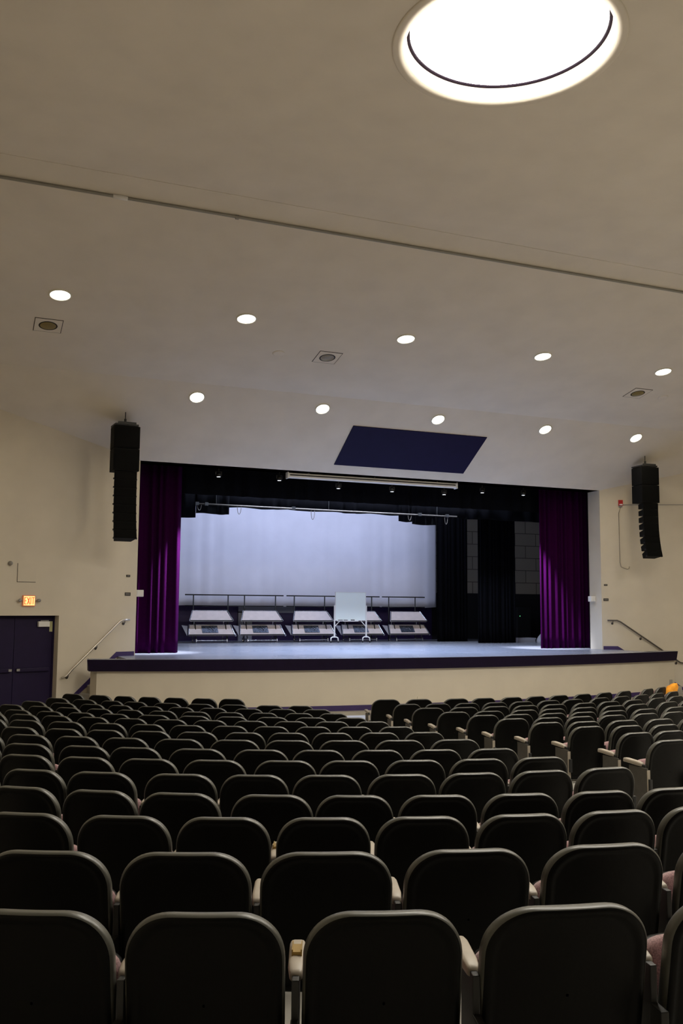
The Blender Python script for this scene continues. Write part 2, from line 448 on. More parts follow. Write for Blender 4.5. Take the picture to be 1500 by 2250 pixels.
# deck: slab polygon, stairs cut out at both ends
poly = arc_pts(SXL + 0.0, SXR - 0.0, 0.02)
poly += [(SXR - .12, arc(SXR) + .40), (17.75, 20.95), (17.75, 22.30), (PXR, 22.44), (PXR, 23.0), (21.6, 23.0), (21.6, 31.0), (1.0, 31.0), (1.0, 23.0), (PXL, 23.0), (PXL, 22.44), (3.50, 22.28), (3.50, 21.05), (SXL + .12, arc(SXL) + .40)]
def slab(name, poly, z0, z1, material):
    bm = bmesh.new()
    f = bm.faces.new([bm.verts.new((x, y, z1)) for x, y in poly])
    r = bmesh.ops.extrude_face_region(bm, geom=[f])
    bmesh.ops.translate(bm, verts=[g for g in r['geom'] if isinstance(g, bmesh.types.BMVert)], vec=(0, 0, z0 - z1))
    bmesh.ops.recalc_face_normals(bm, faces=bm.faces)
    bmesh.ops.triangulate(bm, faces=bm.faces)
    me = bpy.data.meshes.new(name); bm.to_mesh(me); bm.free()
    me.materials.append(M[material])
    o = bpy.data.objects.new(name, me); COL.objects.link(o)
    return o
struct(slab('floor_stage', poly, STZ - 0.06, STZ + 0.004, 'stage'), 'dark glossy stage floor under bluish light', 'floor')
# stairs behind the ends of the stage front
for nm, F in (('left', FL), ('right', FR)):
    mb = MB()
    run = 1.30 if nm == 'left' else 1.85
    u0 = 0.46 if nm == 'left' else 0.42
    for k in range(7):
        u = u0 + run * k / 7
        mb.box((u, 0.02, 0.0), (u + run / 7, 0.75, STZ * (6 - k + 0.4) / 7), F)
    struct(mb.build('floor_stairs_' + nm, 'floor'))
    s0 = u0 + 0.03
    e = 0.0 if nm == 'left' else 0.0
    pl = [(0.03, STZ), (0.03, STZ + 0.105), (s0, STZ + 0.105), (s0 + run * 1.13, 0.02), (s0 + run * 1.13 - 0.14, 0.02), (s0, STZ - 0.02)]
    G = F @ Matrix(((1, 0, 0, 0), (0, 0, 1, 0), (0, 1, 0, 0), (0, 0, 0, 1)))
    struct(MB().prism(pl, 0.0, 0.018, G).build('baseboard_' + nm, 'purple'), 'purple skirting rising with the steps on the %s wall' % nm, 'skirting')

# double door in the left wall: each leaf carries its panic bar and closer
for k, (ua, ub, lab) in enumerate(((DU0 + 0.04, 2.845, 'dark purple door leaf nearer the stage, white closer at its top'), (2.855, DU1 - 0.04, 'dark purple door leaf farther from the stage, cut by the picture edge'))):
    d = MB().box((ua, -0.26, 0.0), (ub, -0.215, DZ - 0.05), FL).build('door_%d' % (k + 1), 'doorpurple')
    struct(d, lab, 'door')
    bar = MB().box((ua + 0.07, -0.215, 0.93), (ub - 0.07, -0.15, 1.01), FL).build('panic_bar', 'doorpurple', d, bevel=0.012)
    lu = (ub - 0.12) if k == 0 else (ua + 0.05)
    MB().box((lu, -0.150, 0.95), (lu + 0.07, -0.135, 1.0), FL).build('latch', 'grey', bar)
    cu = (ua + 0.10, ua + 0.36) if k == 0 else (ub - 0.36, ub - 0.10)
    c = MB().box((cu[0], -0.215, DZ - 0.25), (cu[1], -0.14, DZ - 0.13), FL).build('door_closer', 'white', d, bevel=0.01)
    MB().box((cu[0] + .02, -0.17, DZ - 0.125), (cu[1] - .05, -0.155, DZ - 0.105), FL).build('closer_arm', 'grey', c)
    if k == 0:
        MB().box((ua + 0.005, -0.215, DZ - 0.36), (ua + 0.075, -0.211, DZ - 0.13), FL).build('sticker', 'yellow', d)
mb = MB().box((DU0, -0.28, 0), (DU0 + 0.04, -0.20, DZ), FL).box((DU1 - 0.04, -0.28, 0), (DU1, -0.20, DZ), FL).box((DU0 + .04, -0.28, DZ - 0.045), (DU1 - .04, -0.20, DZ), FL)
struct(mb.build('trim_2', 'doorpurple'), 'dark frame around the purple double door', 'door frame')
struct(MB().box((DU0 - .1, -0.9, -0.1), (DU1 + .1, -0.34, DZ + .1), FL).build('wall_behind_doors', 'darkwall'))

# ---------------------------------------------------------------- ceiling fittings
def on_b(x, y):    # point on the upper sloping panel
    t = (y - Y_SEAM) / (Y_BRK - Y_SEAM)
    return Vector((x, y, Z_CEIL + (Z_BRK - Z_CEIL) * t))
def on_c(x, y):    # point on the lower sloping panel
    t = (y - Y_BRK) / (YF - Y_BRK)
    return Vector((x, y, Z_BRK + (PZT - Z_BRK) * t))
vb = Vector((0, Y_BRK - Y_SEAM, Z_BRK - Z_CEIL)).normalized()
vc = Vector((0, YF - Y_BRK, PZT - Z_BRK)).normalized()
nb = Vector((1, 0, 0)).cross(vb); nb = -nb if nb.z > 0 else nb     # pointing down into the hall
ncn = Vector((1, 0, 0)).cross(vc); ncn = -ncn if ncn.z > 0 else ncn
def fb(p): return frame(p, (1, 0, 0), nb.cross(Vector((1, 0, 0))), nb)
def fc(p): return frame(p, (1, 0, 0), ncn.cross(Vector((1, 0, 0))), ncn)

# skylights
for sx, sy, lab in ((SKX[0], SKY[1], 'large round glowing skylight set into the ceiling at the upper right of the view'), (SKX[1], SKY[1], 'middle round skylight of the row nearer the stage'), (SKX[2], SKY[1], 'rightmost round skylight of the row nearer the stage'),
                    (SKX[0], SKY[0], 'left round skylight of the rear row, above the nearest seats'), (SKX[1], SKY[0], 'middle round skylight of the rear row'), (SKX[2], SKY[0], 'rightmost round skylight of the rear row')):
    t = thing('skylight', lab, 'skylight', (sx, sy, Z_CEIL), 0, 'round skylights')
    MB().disc(SKR - 0.06, 0.172, 96).build('diffuser', 'domeglow', t)
    MB().lathe([(SKR, 0.0), (SKR - 0.006, 0.09), (SKR - 0.022, 0.150)], 96).build('well', 'well', t, smooth=True, fix=False)
    MB().lathe([(SKR - 0.022, 0.150), (SKR - 0.052, 0.152), (SKR - 0.06, 0.172)], 96).build('glazing_bead', 'welldark', t, smooth=True, fix=False)
    MB().lathe([(SKR, 0.0), (SKR, -0.012), (SKR + 0.13, -0.022), (SKR + 0.145, -0.012), (SKR + 0.145, 0.0)], 96).build('trim_ring', 'ceiling', t, smooth=True, fix=False)

# downlights
def downlight(p, F, rad, label, group):
    t = thing('downlight', label, 'ceiling light', p, 0, group)
    L = F.copy(); L.translation = (0, 0, 0)
    MB().lathe([(rad + 0.03, 0.0), (rad + 0.032, 0.012), (rad + 0.004, 0.020), (rad, 0.004)], 40, L).build('trim_ring', 'trimring', t, smooth=True)
    MB().disc(rad, 0.006, 40, L).build('lens', 'lampglow', t)
    d = bpy.data.lights.new('downlight_beam', 'SPOT')
    d.energy = DOWN_W; d.color = (1.0, 0.86, 0.62); d.spot_size = R(166); d.spot_blend = 0.4; d.shadow_soft_size = rad * 0.8
    o = bpy.data.objects.new('downlight_beam', d); COL.objects.link(o)
    o.parent = t
    nrm = F.to_3x3() @ Vector((0, 0, 1))
    o.location = nrm * 0.06
    o.rotation_euler = (nrm * 0.5 + Vector((0, 0, -0.5))).to_track_quat('-Z', 'Y').to_euler()
for k, x in enumerate((1.46, 4.95, 8.40, 11.78, 15.14, 18.52)):
    p = on_b(x, 17.1)
    downlight(p, fb(p), 0.175, 'round recessed ceiling light, %s from the left in the upper row' % ORD[k], 'upper row of ceiling lights')
for k, x in enumerate((4.80, 7.85, 10.96, 14.15, 17.12)):
    p = on_c(x, 20.48)
    downlight(p, fc(p), 0.155, 'round recessed ceiling light, %s from the left in the lower row near the stage' % ORD[k], 'lower row of ceiling lights')
# square accent fixtures, unlit
for k, (x, lab) in enumerate(((1.36, 'unlit square recessed fixture with amber lamp below the leftmost upper light'), (7.10, 'unlit square recessed fixture with amber lamp near the middle of the ceiling'), (15.36, 'unlit square recessed fixture with amber lamp at the right, under the last upper light'))):
    p = on_b(x, 18.27)
    t = thing('recessed_accent_light', lab, 'ceiling light', p, 0, 'square recessed fixtures')
    L = fb(p); L.translation = (0, 0, 0)
    mb = MB(); h = 0.26
    for a, b in (((-h, -h), (h, -h + .012)), ((-h, h - .012), (h, h)), ((-h, -h), (-h + .012, h)), ((h - .012, -h), (h, h))):
        mb.box((a[0], a[1], 0.0), (b[0], b[1], 0.006), L)
    mb.build('shadow_gap', 'dark', t)
    MB().box((-h + .012, -h + .012, 0), (h - .012, h - .012, 0.008), L).build('plate', 'ceiling', t)
    MB().disc(0.175, 0.010, 32, L).build('recess', 'dark', t)
    MB().lathe([(0.0, 0.03), (0.09, 0.027), (0.148, 0.012)], 32, L).build('lamp_glass', 'ochre', t, smooth=True)
for k, (x, lab) in enumerate(((6.02, 'small round flush ceiling cover left of the middle square fixture'), (16.2, 'small round flush ceiling cover beside the right square fixture'))):
    p = on_b(x, 18.33)
    L = fb(p); L.translation = (0, 0, 0)
    o = MB().lathe([(0.0, 0.016), (0.10, 0.016), (0.125, 0.010), (0.13, 0.0)], 32, L).build('ceiling_cover', 'ceiling', None, smooth=True, loc=p)
    tag(o, lab, 'ceiling cover', 'round ceiling covers')
# conduit running across the ceiling with a white coupling
y_t = 14.0
p0, p1 = on_b(XL, y_t), on_b(XR, y_t)
o = MB().tube([p0 + nb * 0.025, on_b(3, y_t) + nb * 0.025, on_b(12, y_t) + nb * 0.025, p1 + nb * 0.025], 0.024, 8).build('ceiling_conduit', 'ceilpipe' if 'ceilpipe' in M else 'grey', None, smooth=True)
tag(o, 'long thin grey pipe running across the whole ceiling', 'pipe')
MB().tube([on_b(1.91, y_t) + nb * 0.025, on_b(2.13, y_t) + nb * 0.025], 0.034, 10).build('coupling', 'white', o, smooth=True)['label'] = 'white coupling on the pipe'
MB().tube([on_b(3.84, y_t) + nb * 0.03, on_b(3.89, y_t) + nb * 0.03], 0.036, 10).build('clamp', 'grey', o)
# dark rectangular panel on the lower slope
p = on_c(10.72, 21.52)
L = fc(p); L.translation = (0, 0, 0)
o = MB().box((-1.9, -0.745, 0.0), (1.9, 0.745, 0.02), L).build('ceiling_hatch', 'navy', None, loc=p)
tag(o, 'dark navy rectangular panel on the sloping ceiling above the stage', 'ceiling panel')

# ---------------------------------------------------------------- stage opening
# projection screen case
t = thing('projection_screen_case', 'long white projection screen housing under the top of the stage opening', 'screen case', (10.23, 22.72, 5.71))
t_w = 2.48
mb = MB().prism([(-0.07, 0.02), (-0.07, 0.125), (0.07, 0.125), (0.07, 0.0), (-0.03, -0.01)], -t_w, t_w, frame((0, 0, 0), (0, 1, 0), (0, 0, 1), (1, 0, 0)))
mb.build('housing', 'white', t)
for sx in (-1, 1):
    MB().box((sx * t_w - 0.02, -0.085, -0.02), (sx * t_w + 0.02, 0.085, 0.15)).build('end_cap', 'white', t, bevel=0.008)
MB().box((-t_w + .05, -0.088, 0.06), (t_w - .05, -0.07, 0.085)).build('slot', 'dark', t)
for sx in (-1.9, 0, 1.9):
    MB().box((sx - 0.02, -0.01, 0.125), (sx + 0.02, 0.01, 0.17)).build('bracket', 'grey', t)

# small stage fixtures hung just inside the opening
pars = ((5.98, 'leftmost'), (7.60, 'second from left'), (9.26, 'third from left'), (10.84, 'fourth from left'), (12.45, 'fifth from left'), (13.68, 'second from right'), (15.05, 'rightmost'))
for k, (x, lab) in enumerate(pars):
    z = 5.72 if k in (0, 1, 5, 6) else 5.60
    t = thing('stage_spotlight', 'small stage spotlight at the top of the opening, ' + lab, 'stage light', (x, 22.92, z), 0, 'spotlights along the top of the stage opening')
    MB().box((-0.012, -0.012, 0.06), (0.012, 0.012, PZT + 0.004 - z)).build('hanger', 'black', t)
    MB().box((-0.08, -0.012, -0.02), (-0.068, 0.012, 0.07)).box((0.068, -0.012, -0.02), (0.08, 0.012, 0.07)).box((-0.08, -0.012, 0.06), (0.08, 0.012, 0.075)).build('yoke', 'black', t)
    MB().lathe([(0.0, 0.05), (0.045, 0.045), (0.06, 0.0), (0.065, -0.07), (0.058, -0.07)], 20).build('lamp_body', 'black', t, smooth=True)
    MB().disc(0.045, -0.066, 20).build('lens', 'parglow', t)
    if k in (0, 6):     # the two outer ones are turned to the purple curtains
        light('stage_spotlight_beam', 'SPOT', (x, 22.92, z - 0.10), (4.85 if k == 0 else 16.1, 23.6, STZ + 1.0), PAR_W * 6.5, (0.80, 0.84, 1.0), spot_size=R(36), spot_blend=1.0, shadow_soft_size=0.06)
    else:
        light('stage_spotlight_beam', 'SPOT', (x, 22.92, z - 0.10), (x, 23.0, STZ), PAR_W, (0.47, 0.62, 1.0), spot_size=R(112), spot_blend=0.7, shadow_soft_size=0.06)

def cloth(name, x0, x1, z0, z1, y, folds, amp, material, nz=14, per=10, seed=1, hem=0.0, taper=0.0, thick=0.012):
    """hanging gathered cloth with real folds and thickness, spanning x0..x1"""
    rnd = random.Random(seed)
    nxx = max(4, int(folds * per))
    ph = [rnd.uniform(0, 6.28) for _ in range(6)]
    fr, bk = [], []
    for j in range(nz + 1):
        v = j / nz
        z = z0 + (z1 - z0) * v
        for i in range(nxx + 1):
            u = i / nxx
            w = u + 0.25 / folds * math.sin(2 * math.pi * u * folds * 0.31 + ph[0])
            a = amp * (0.75 + 0.25 * math.sin(3.1 * u * folds * 0.7 + ph[1])) * (1 - 0.25 * v)
            off = a * math.sin(2 * math.pi * w * folds + ph[2]) + 0.25 * a * math.sin(2 * math.pi * w * folds * 2.3 + ph[3] + v)
            xx = x0 + (x1 - x0) * (u + taper * v * (0.5 - u))
            zz = z + (hem * math.sin(2 * math.pi * u * folds * 0.5 + ph[4]) if j == 0 else 0)
            fr.append((xx, y + off, zz)); bk.append((xx, y + off + thick, zz))
    N = nxx + 1; T = len(fr)
    fs = []
    for j in range(nz):
        for i in range(nxx):
            a = j * N + i
            fs.append((a, a + 1, a + N + 1, a + N))
            fs.append((T + a, T + a + N, T + a + N + 1, T + a + 1))
    for i in range(nxx):
        fs.append((i, T + i, T + i + 1, i + 1))
        a = nz * N + i
        fs.append((a, a + 1, T + a + 1, T + a))
    for j in range(nz):
        a = j * N
        fs.append((a, a + N, T + a + N, T + a))
        a = j * N + nxx
        fs.append((a, T + a, T + a + N, a + N))
    return MB().add(fr + bk, fs).build(name, material, None, smooth=True, fix=False)

o = cloth('stage_curtain', PXL - 0.5, 5.17, STZ + 0.01, 6.15, 23.45, 8, 0.085, 'velvet', seed=3)
tag(o, 'gathered purple velvet curtain at the left side of the stage opening', 'curtain', 'main stage curtains')
o = cloth('stage_curtain', 15.93, PXR + 0.5, STZ + 0.01, 6.15, 23.45, 10, 0.085, 'velvet', seed=5)
tag(o, 'gathered purple velvet curtain at the right side of the stage opening', 'curtain', 'main stage curtains')
o = cloth('valance_curtain', PXL - 0.4, PXR + 0.4, 5.28, 8.49, 23.75, 26, 0.05, 'blackcloth', nz=4, per=8, seed=8)
tag(o, 'black valance across the top of the stage opening', 'curtain')
o = cloth('border_curtain', 3.0, 19.5, 5.21, 8.49, 25.9, 24, 0.05, 'blackcloth', nz=4, per=8, seed=9, hem=0.012)
tag(o, 'wide black border cloth behind the lighting pipe, hiding the top of the white backdrop', 'curtain')
for x0, x1, z0, sd, lab in ((4.6, 6.06, 4.845, 11, 'short black border piece hanging at the far left, just above the white backdrop'), (6.06, 7.02, 4.975, 12, 'short black border piece under the left end of the lighting pipe'), (12.36, 12.82, 5.0, 13, 'short black border piece under the pipe toward the right'), (12.82, 13.66, 4.93, 14, 'short black border piece at the right, lower than its neighbour')):
    o = cloth('border_curtain', x0, x1, z0, 8.49, 25.66, max(2, (x1 - x0) * 2.2), 0.03, 'blackcloth', nz=3, per=10, seed=sd, hem=0.012)
    tag(o, lab, 'curtain', 'short black border pieces')
for x0, x1, y, sd, lab in ((15.40, 16.62, 28.9, 21, 'black side drape right beside the white backdrop'), (16.17, 17.62, 27.4, 22, 'black side drape second from the backdrop, bluish at its edge'), (1.6, 5.4, 27.2, 23, 'black side drape at the left behind the purple curtain')):
    o = cloth('side_drape', x0, x1, STZ + 0.01, 8.49, y, (x1 - x0) * 6, 0.05, 'blackcloth', seed=sd)
    tag(o, lab, 'curtain', 'black side drapes on the stage')
# cyclorama
o = cloth('cyclorama_cloth', 5.4, 16.12, 2.385, 8.49, 30.3, 16, 0.018, 'cyc', nz=20, per=10, seed=31, hem=0.015)
tag(o, 'big pale white backdrop cloth hanging at the back of the stage', 'backdrop')
# lighting pipe with hanging chains
t = thing('lighting_pipe', 'thin grey pipe across the stage with small hanging cable loops', 'pipe', (0, 25.5, 5.225))
MB().tube([(6.0, 0, 0), (14.3, 0, -0.01)], 0.024, 10).build('pipe', 'bronze', t, smooth=True)
for x in (6.05, 6.32, 8.9, 13.0, 13.95):
    MB().box((x - 0.05, -0.04, -0.04), (x + 0.05, 0.04, 0.05)).build('pipe_clamp', 'black', t)
for x, d in ((7.27, 0.22), (9.5, 0.28), (12.66, 0.17), (13.92, 0.24), (6.12, 0.16)):
    pts = [(x + 0.055 * math.cos(a), 0.0, -0.02 - d * math.sin(a)) for a in [math.pi * k / 14 for k in range(15)]]
    MB().tube(pts, 0.008, 6).build('cable_loop', 'bronze', t, smooth=True)
for x in (6.6, 10.0, 13.6):
    MB().tube([(x, 0, 0), (x, 0, 3.275)], 0.006, 6).build('hanging_cable', 'black', t)

# pale wall panel behind the risers
o = MB().box((8.86, 30.93, STZ), (9.35, 30.99, 2.2)).box((8.86, 30.93, 2.16), (10.9, 30.99, 2.42)).build('wall_panel', 'greypanel', None)
struct(o, 'pale grey panel on the purple wall behind the second riser cart', 'wall panel')

# folding choir risers on carts
def riser_cart(x, y, label):
    t = thing('riser_cart', label, 'riser cart', (x, y, STZ + 0.004), 0, 'folded risers along the back of the stage')
    # lower deck, tilted toward the hall, wider at its front edge
    def deck(nm, zt, zb, wt, wb, yt, yb):
        v = [(-wt, yt, zt), (wt, yt, zt), (wb, yb, zb), (-wb, yb, zb)]
        d = Vector((0, yb - yt, zb - zt)).normalized(); nn = Vector((0, d.z, -d.y)) * 0.045
        vs = [Vector(p) for p in v] + [Vector(p) + nn * (1 if nn.y > 0 else -1) for p in v]
        o = MB().add(vs, [(0, 1, 2, 3), (4, 7, 6, 5), (0, 4, 5, 1), (1, 5, 6, 2), (2, 6, 7, 3), (3, 7, 4, 0)]).build(nm, 'tray', t)
        e = MB().tube([(-wb, yb, zb), (wb, yb, zb)], 0.018, 8).build('edge_strip', 'black', o)
        MB().tube([(-wt, yt, zt), (wt, yt, zt)], 0.014, 8).build('edge_bar', 'chrome', o)
        for sx in (-1, 1):
            MB().tube([(sx * (wt + .01), yt, zt), (sx * (wb + .01), yb, zb)], 0.022, 8).build('side_rail', 'chrome', o)
        return o
    deck('upper_deck', 1.02, 0.70, 0.56, 0.70, 0.10, -0.18)
    lo = deck('lower_deck', 0.56, 0.25, 0.67, 0.75, 0.02, -0.24)
    dz = Vector((0, -0.26, -0.31)).normalized()
    F2 = frame((0, 0.02, 0.56), (1, 0, 0), dz, Vector((1, 0, 0)).cross(dz))
    sgn = 1 if (F2.to_3x3() @ Vector((0, 0, 1))).y < 0 else -1
    MB().box((-0.30, 0.05, sgn * 0.004), (0.22, 0.33, sgn * 0.022), F2).build('fold_mechanism', 'mech', lo)
    mb = MB()
    for k in range(4):
        mb.tube([F2 @ Vector((-0.25 + 0.12 * k, 0.09 + 0.04 * (k % 2), sgn * 0.03)), F2 @ Vector((-0.17 + 0.12 * k, 0.16 + 0.05 * (k % 3), sgn * 0.03))], 0.012, 6)
    mb.build('fold_link', 'chrome', lo)
    # posts and base
    for sx in (-1, 1):
        MB().tube([(sx * 0.50, -0.20, 0.07), (sx * 0.50, -0.02, 0.60), (sx * 0.48, 0.13, 1.02)], 0.019, 8).build('upright', 'black', t, smooth=True)
        MB().tube([(sx * 0.50, 0.32, 0.07), (sx * 0.48, 0.14, 1.0)], 0.018, 8).build('upright', 'chrome', t, smooth=True)
        MB().tube([(sx * 0.50, -0.22, 0.10), (sx * 0.50, 0.34, 0.10)], 0.02, 8).build('base_rail', 'chrome', t)
        for yy in (-0.22, 0.34):
            c = MB().lathe([(0.0, -0.014), (0.042, -0.014), (0.045, 0.0), (0.042, 0.014), (0.0, 0.014)], 18, frame((sx * 0.50, yy, 0.045), (0, 1, 0), (0, 0, 1), (1, 0, 0))).build('caster', 'chrome', t)
            MB().box((sx * 0.50 - 0.02, yy - 0.02, 0.05), (sx * 0.50 + 0.02, yy + 0.02, 0.12)).build('caster_fork', 'chrome', c)
    MB().tube([(-0.50, -0.22, 0.07), (0.50, -0.22, 0.07)], 0.016, 8).build('axle', 'chrome', t)
    # folded end flap at the left
    MB().add([(-0.92, 0.05, 0.55), (-0.74, 0.0, 0.53), (-0.80, -0.24, 0.22), (-0.92, 0.07, 0.55), (-0.74, 0.02, 0.53), (-0.80, -0.22, 0.22)], [(0, 1, 2), (3, 5, 4), (0, 3, 4, 1), (1, 4, 5, 2), (2, 5, 3, 0)]).build('end_flap', 'greypanel', t)
    MB().tube([(0.80, -0.20, 0.22), (0.80, -0.13, 0.27)], 0.03, 8).build('hinge_knob', 'chrome', t)
    return t
for k, (x, lab) in enumerate(((7.55, 'leftmost folded riser cart with two cream decks'), (9.24, 'folded riser cart, second from the left, in front of the pale wall panel'), (11.03, 'folded riser cart, middle of five, left of the whiteboard'), (12.82, 'folded riser cart, fourth from the left, partly behind the whiteboard'), (14.58, 'rightmost folded riser cart, beside the black drape'))):
    riser_cart(x, 29.6, lab)
for k, (x0, x1, posts, lab) in enumerate(((6.80, 10.16, (7.08, 8.24, 8.80, 9.88), 'leftmost black guard rail behind the first two riser carts'), (10.27, 13.72, (10.55, 11.65, 12.35, 13.42), 'middle black guard rail behind the third and fourth riser carts'), (13.82, 15.50, (14.08, 15.12), 'short black guard rail behind the rightmost riser cart'))):
    t = thing('guard_rail', lab, 'railing', (0, 30.02, STZ + 0.004), 0, 'guard rails behind the risers')
    MB().tube([(x0, 0, 1.53), (x1, 0, 1.53)], 0.020, 8).build('top_rail', 'black', t, smooth=True)
    MB().tube([(x0, 0, 1.175), (x1, 0, 1.175)], 0.016, 8).build('mid_rail', 'black', t, smooth=True)
    for px in posts:
        MB().tube([(px, 0, 0.0), (px, 0, 1.55)], 0.021, 8).build('post', 'black', t, smooth=True)

# mobile whiteboard
t = thing('mobile_whiteboard', 'square whiteboard on a white wheeled frame in front of the risers', 'whiteboard', (12.0, 28.55, STZ + 0.004))
MB().box((-0.53, -0.015, 0.735), (0.53, 0.015, 1.645)).build('board', 'whitebright', t, bevel=0.004)
MB().box((-0.545, -0.022, 1.645), (0.545, 0.022, 1.66)).box((-0.545, -0.022, 0.72), (0.545, 0.022, 0.735)).box((-0.545, -0.022, 0.735), (-0.53, 0.022, 1.645)).box((0.53, -0.022, 0.735), (0.545, 0.022, 1.645)).build('board_frame', 'white', t)
tr = MB().box((-0.50, -0.09, 0.70), (0.25, -0.02, 0.725)).build('pen_tray', 'white', t)
MB().tube([(-0.46, -0.06, 0.738), (-0.30, -0.06, 0.738)], 0.011, 8).tube([(-0.26, -0.05, 0.738), (-0.12, -0.05, 0.738)], 0.011, 8).build('marker_pen', 'black', tr)
MB().box((0.0, -0.08, 0.725), (0.12, -0.03, 0.755)).build('eraser', 'black', tr)
for sx in (-1, 1):
    MB().box((sx * 0.565 - 0.02, -0.02, 0.17), (sx * 0.565 + 0.02, 0.02, 1.22)).build('leg', 'white', t)
    MB().tube([(sx * 0.565, 0, 0.52), (sx * 0.38, 0, 0.71)], 0.016, 8).build('brace', 'white', t)
    ft = MB().tube([(sx * 0.565 - 0.13, -0.02, 0.06), (sx * 0.565 - 0.12, -0.01, 0.16), (sx * 0.565 - 0.06, 0, 0.19), (sx * 0.565 + 0.06, 0, 0.19), (sx * 0.565 + 0.12, -0.01, 0.16), (sx * 0.565 + 0.13, -0.02, 0.06)], 0.022, 10).build('foot', 'white', t, smooth=True)
    for dx in (-0.13, 0.13):
        MB().lathe([(0.0, -0.012), (0.03, -0.012), (0.033, 0.0), (0.03, 0.012), (0.0, 0.012)], 16, frame((sx * 0.565 + dx, -0.02, 0.033), (0, 1, 0), (0, 0, 1), (1, 0, 0))).build('caster', 'black', ft)

# things left in the wing
o = MB().prism([(-0.36, -0.2), (0.36, -0.2), (0.40, 0.2), (-0.36, 0.25)], 0.0, 0.10).prism([(-0.28, -0.12), (0.42, -0.16), (0.30, 0.2), (-0.30, 0.15)], 0.10, 0.15).build('paper_stack', 'greypanel', None, loc=(18.25, 27.9, STZ + .004))
tag(o, 'low pale stack lying on the stage floor in the right wing', 'stack')
rnd = random.Random(4)
mb = MB(); prof = []
for j in range(9):
    v = j / 8
    prof.append((0.24 * math.sqrt(max(0.0, 1 - v * v)) * (1 + 0.1 * math.sin(7 * v)) + 0.002, 0.36 * v))
mb.lathe(prof, 20)
mb.v = [(x * (1 + 0.12 * math.sin(5 * math.atan2(y, x) + 6 * z)), y, z * (1 + 0.15 * math.sin(3 * x * 9))) for x, y, z in mb.v]
o = mb.build('cloth_bundle', 'greypanel', None, smooth=True, loc=(18.72, 27.3, STZ + .004))
tag(o, 'crumpled white bundle on the stage floor beside the right purple curtain', 'bundle')
t = thing('equipment_rack', 'dark equipment rack in the right wing with one green light', 'equipment rack', (19.75, 30.4, STZ + .004))
MB().box((-0.3, -0.3, 0), (0.3, 0.3, 1.2)).build('cabinet', 'darkwall', t, bevel=0.01)
MB().box((-0.27, -0.31, 0.06), (0.27, -0.30, 1.14)).build('front_panel', 'black', t)
MB().box((-0.22, -0.325, 0.86), (-0.19, -0.31, 0.89)).build('indicator_light', 'led', t)

# ---------------------------------------------------------------- flown loudspeaker arrays
def speaker_array(x, y, yaw, label):
    t = thing('speaker_array', label, 'loudspeaker array', (x, y, 6.46), yaw, 'flown loudspeaker arrays')
    MB().box((-0.26, 0.02, -0.06), (0.26, 0.50, -0.02)).box((-0.20, 0.0, -0.04), (0.20, 0.06, 0.02)).build('rigging_frame', 'black', t)
    MB().tube([(0.0, 0.22, -0.02), (0.0, 0.22, 0.30)], 0.011, 8).tube([(0.0, 0.22, 0.02), (0.0, 0.22, 0.12)], 0.028, 8).build('hanging_rod', 'black', t)
    for sx in (-1, 1):
        MB().lathe([(0.0, 0.0), (0.03, 0.0), (0.03, 0.03), (0.0, 0.03)], 10, Matrix.Translation((sx * 0.05, 0.22, 0.36))).build('ceiling_anchor', 'black', t)
    z = -0.075
    for k in range(2):
        c = MB().prism([(-0.29, 0.0), (0.29, 0.0), (0.26, 0.50), (-0.26, 0.50)], z - 0.495, z).build('subwoofer_cabinet', 'spkr', t)
        MB().box((-0.27, -0.012, z - 0.475), (0.27, 0.0, z - 0.02)).build('grille', 'grille', c)
        z -= 0.51
    yy, ang = 0.02, 0.0
    for k in range(8):
        ang = R((0, 0.5, 1.5, 3, 5.5, 8.5, 12, 16)[k])
        F = Matrix.Translation((0, yy, z)) @ Matrix.Rotation(-ang, 4, 'X')
        # trapezoid side view: rear shorter than front
        hgt = 0.186
        prof = [(0.0, 0.0), (0.0, -hgt), (0.30, -hgt + 0.026), (0.30, -0.026)]
        vs = []
        for sx in (-1, 1):
            for py, pz in prof:
                w = 0.25 if py == 0 else 0.19
                vs.append(F @ Vector((sx * w, py, pz)))
        c = MB().add(vs, [(0, 1, 2, 3), (7, 6, 5, 4), (0, 4, 5, 1), (1, 5, 6, 2), (2, 6, 7, 3), (3, 7, 4, 0)]).build('line_array_box', 'spkr', t)
        MB().box((-0.235, -0.010, -hgt + 0.012), (0.235, 0.0, -0.012), F).build('grille', 'grille', c)
        MB().box((0.245, 0.02, -hgt - 0.004), (0.262, 0.07, -hgt + 0.03), F).build('rigging_pin', 'black', c)
        MB().box((-0.262, 0.02, -hgt - 0.004), (-0.245, 0.07, -hgt + 0.03), F).build('rigging_pin', 'black', c)
        p = F @ Vector((0, 0.0, -hgt - 0.004))
        yy, z = p.y, p.z
    return t
speaker_array(3.33, 20.85, R(4), 'tall black loudspeaker array hanging left of the stage opening')
speaker_array(17.90, 20.85, R(-4), 'tall black loudspeaker array hanging right of the stage opening')

# ---------------------------------------------------------------- wall fittings
def wl_(u, v, z): return FL @ Vector((u, v, z))
def wr_(u, v, z): return FR @ Vector((u, v, z))
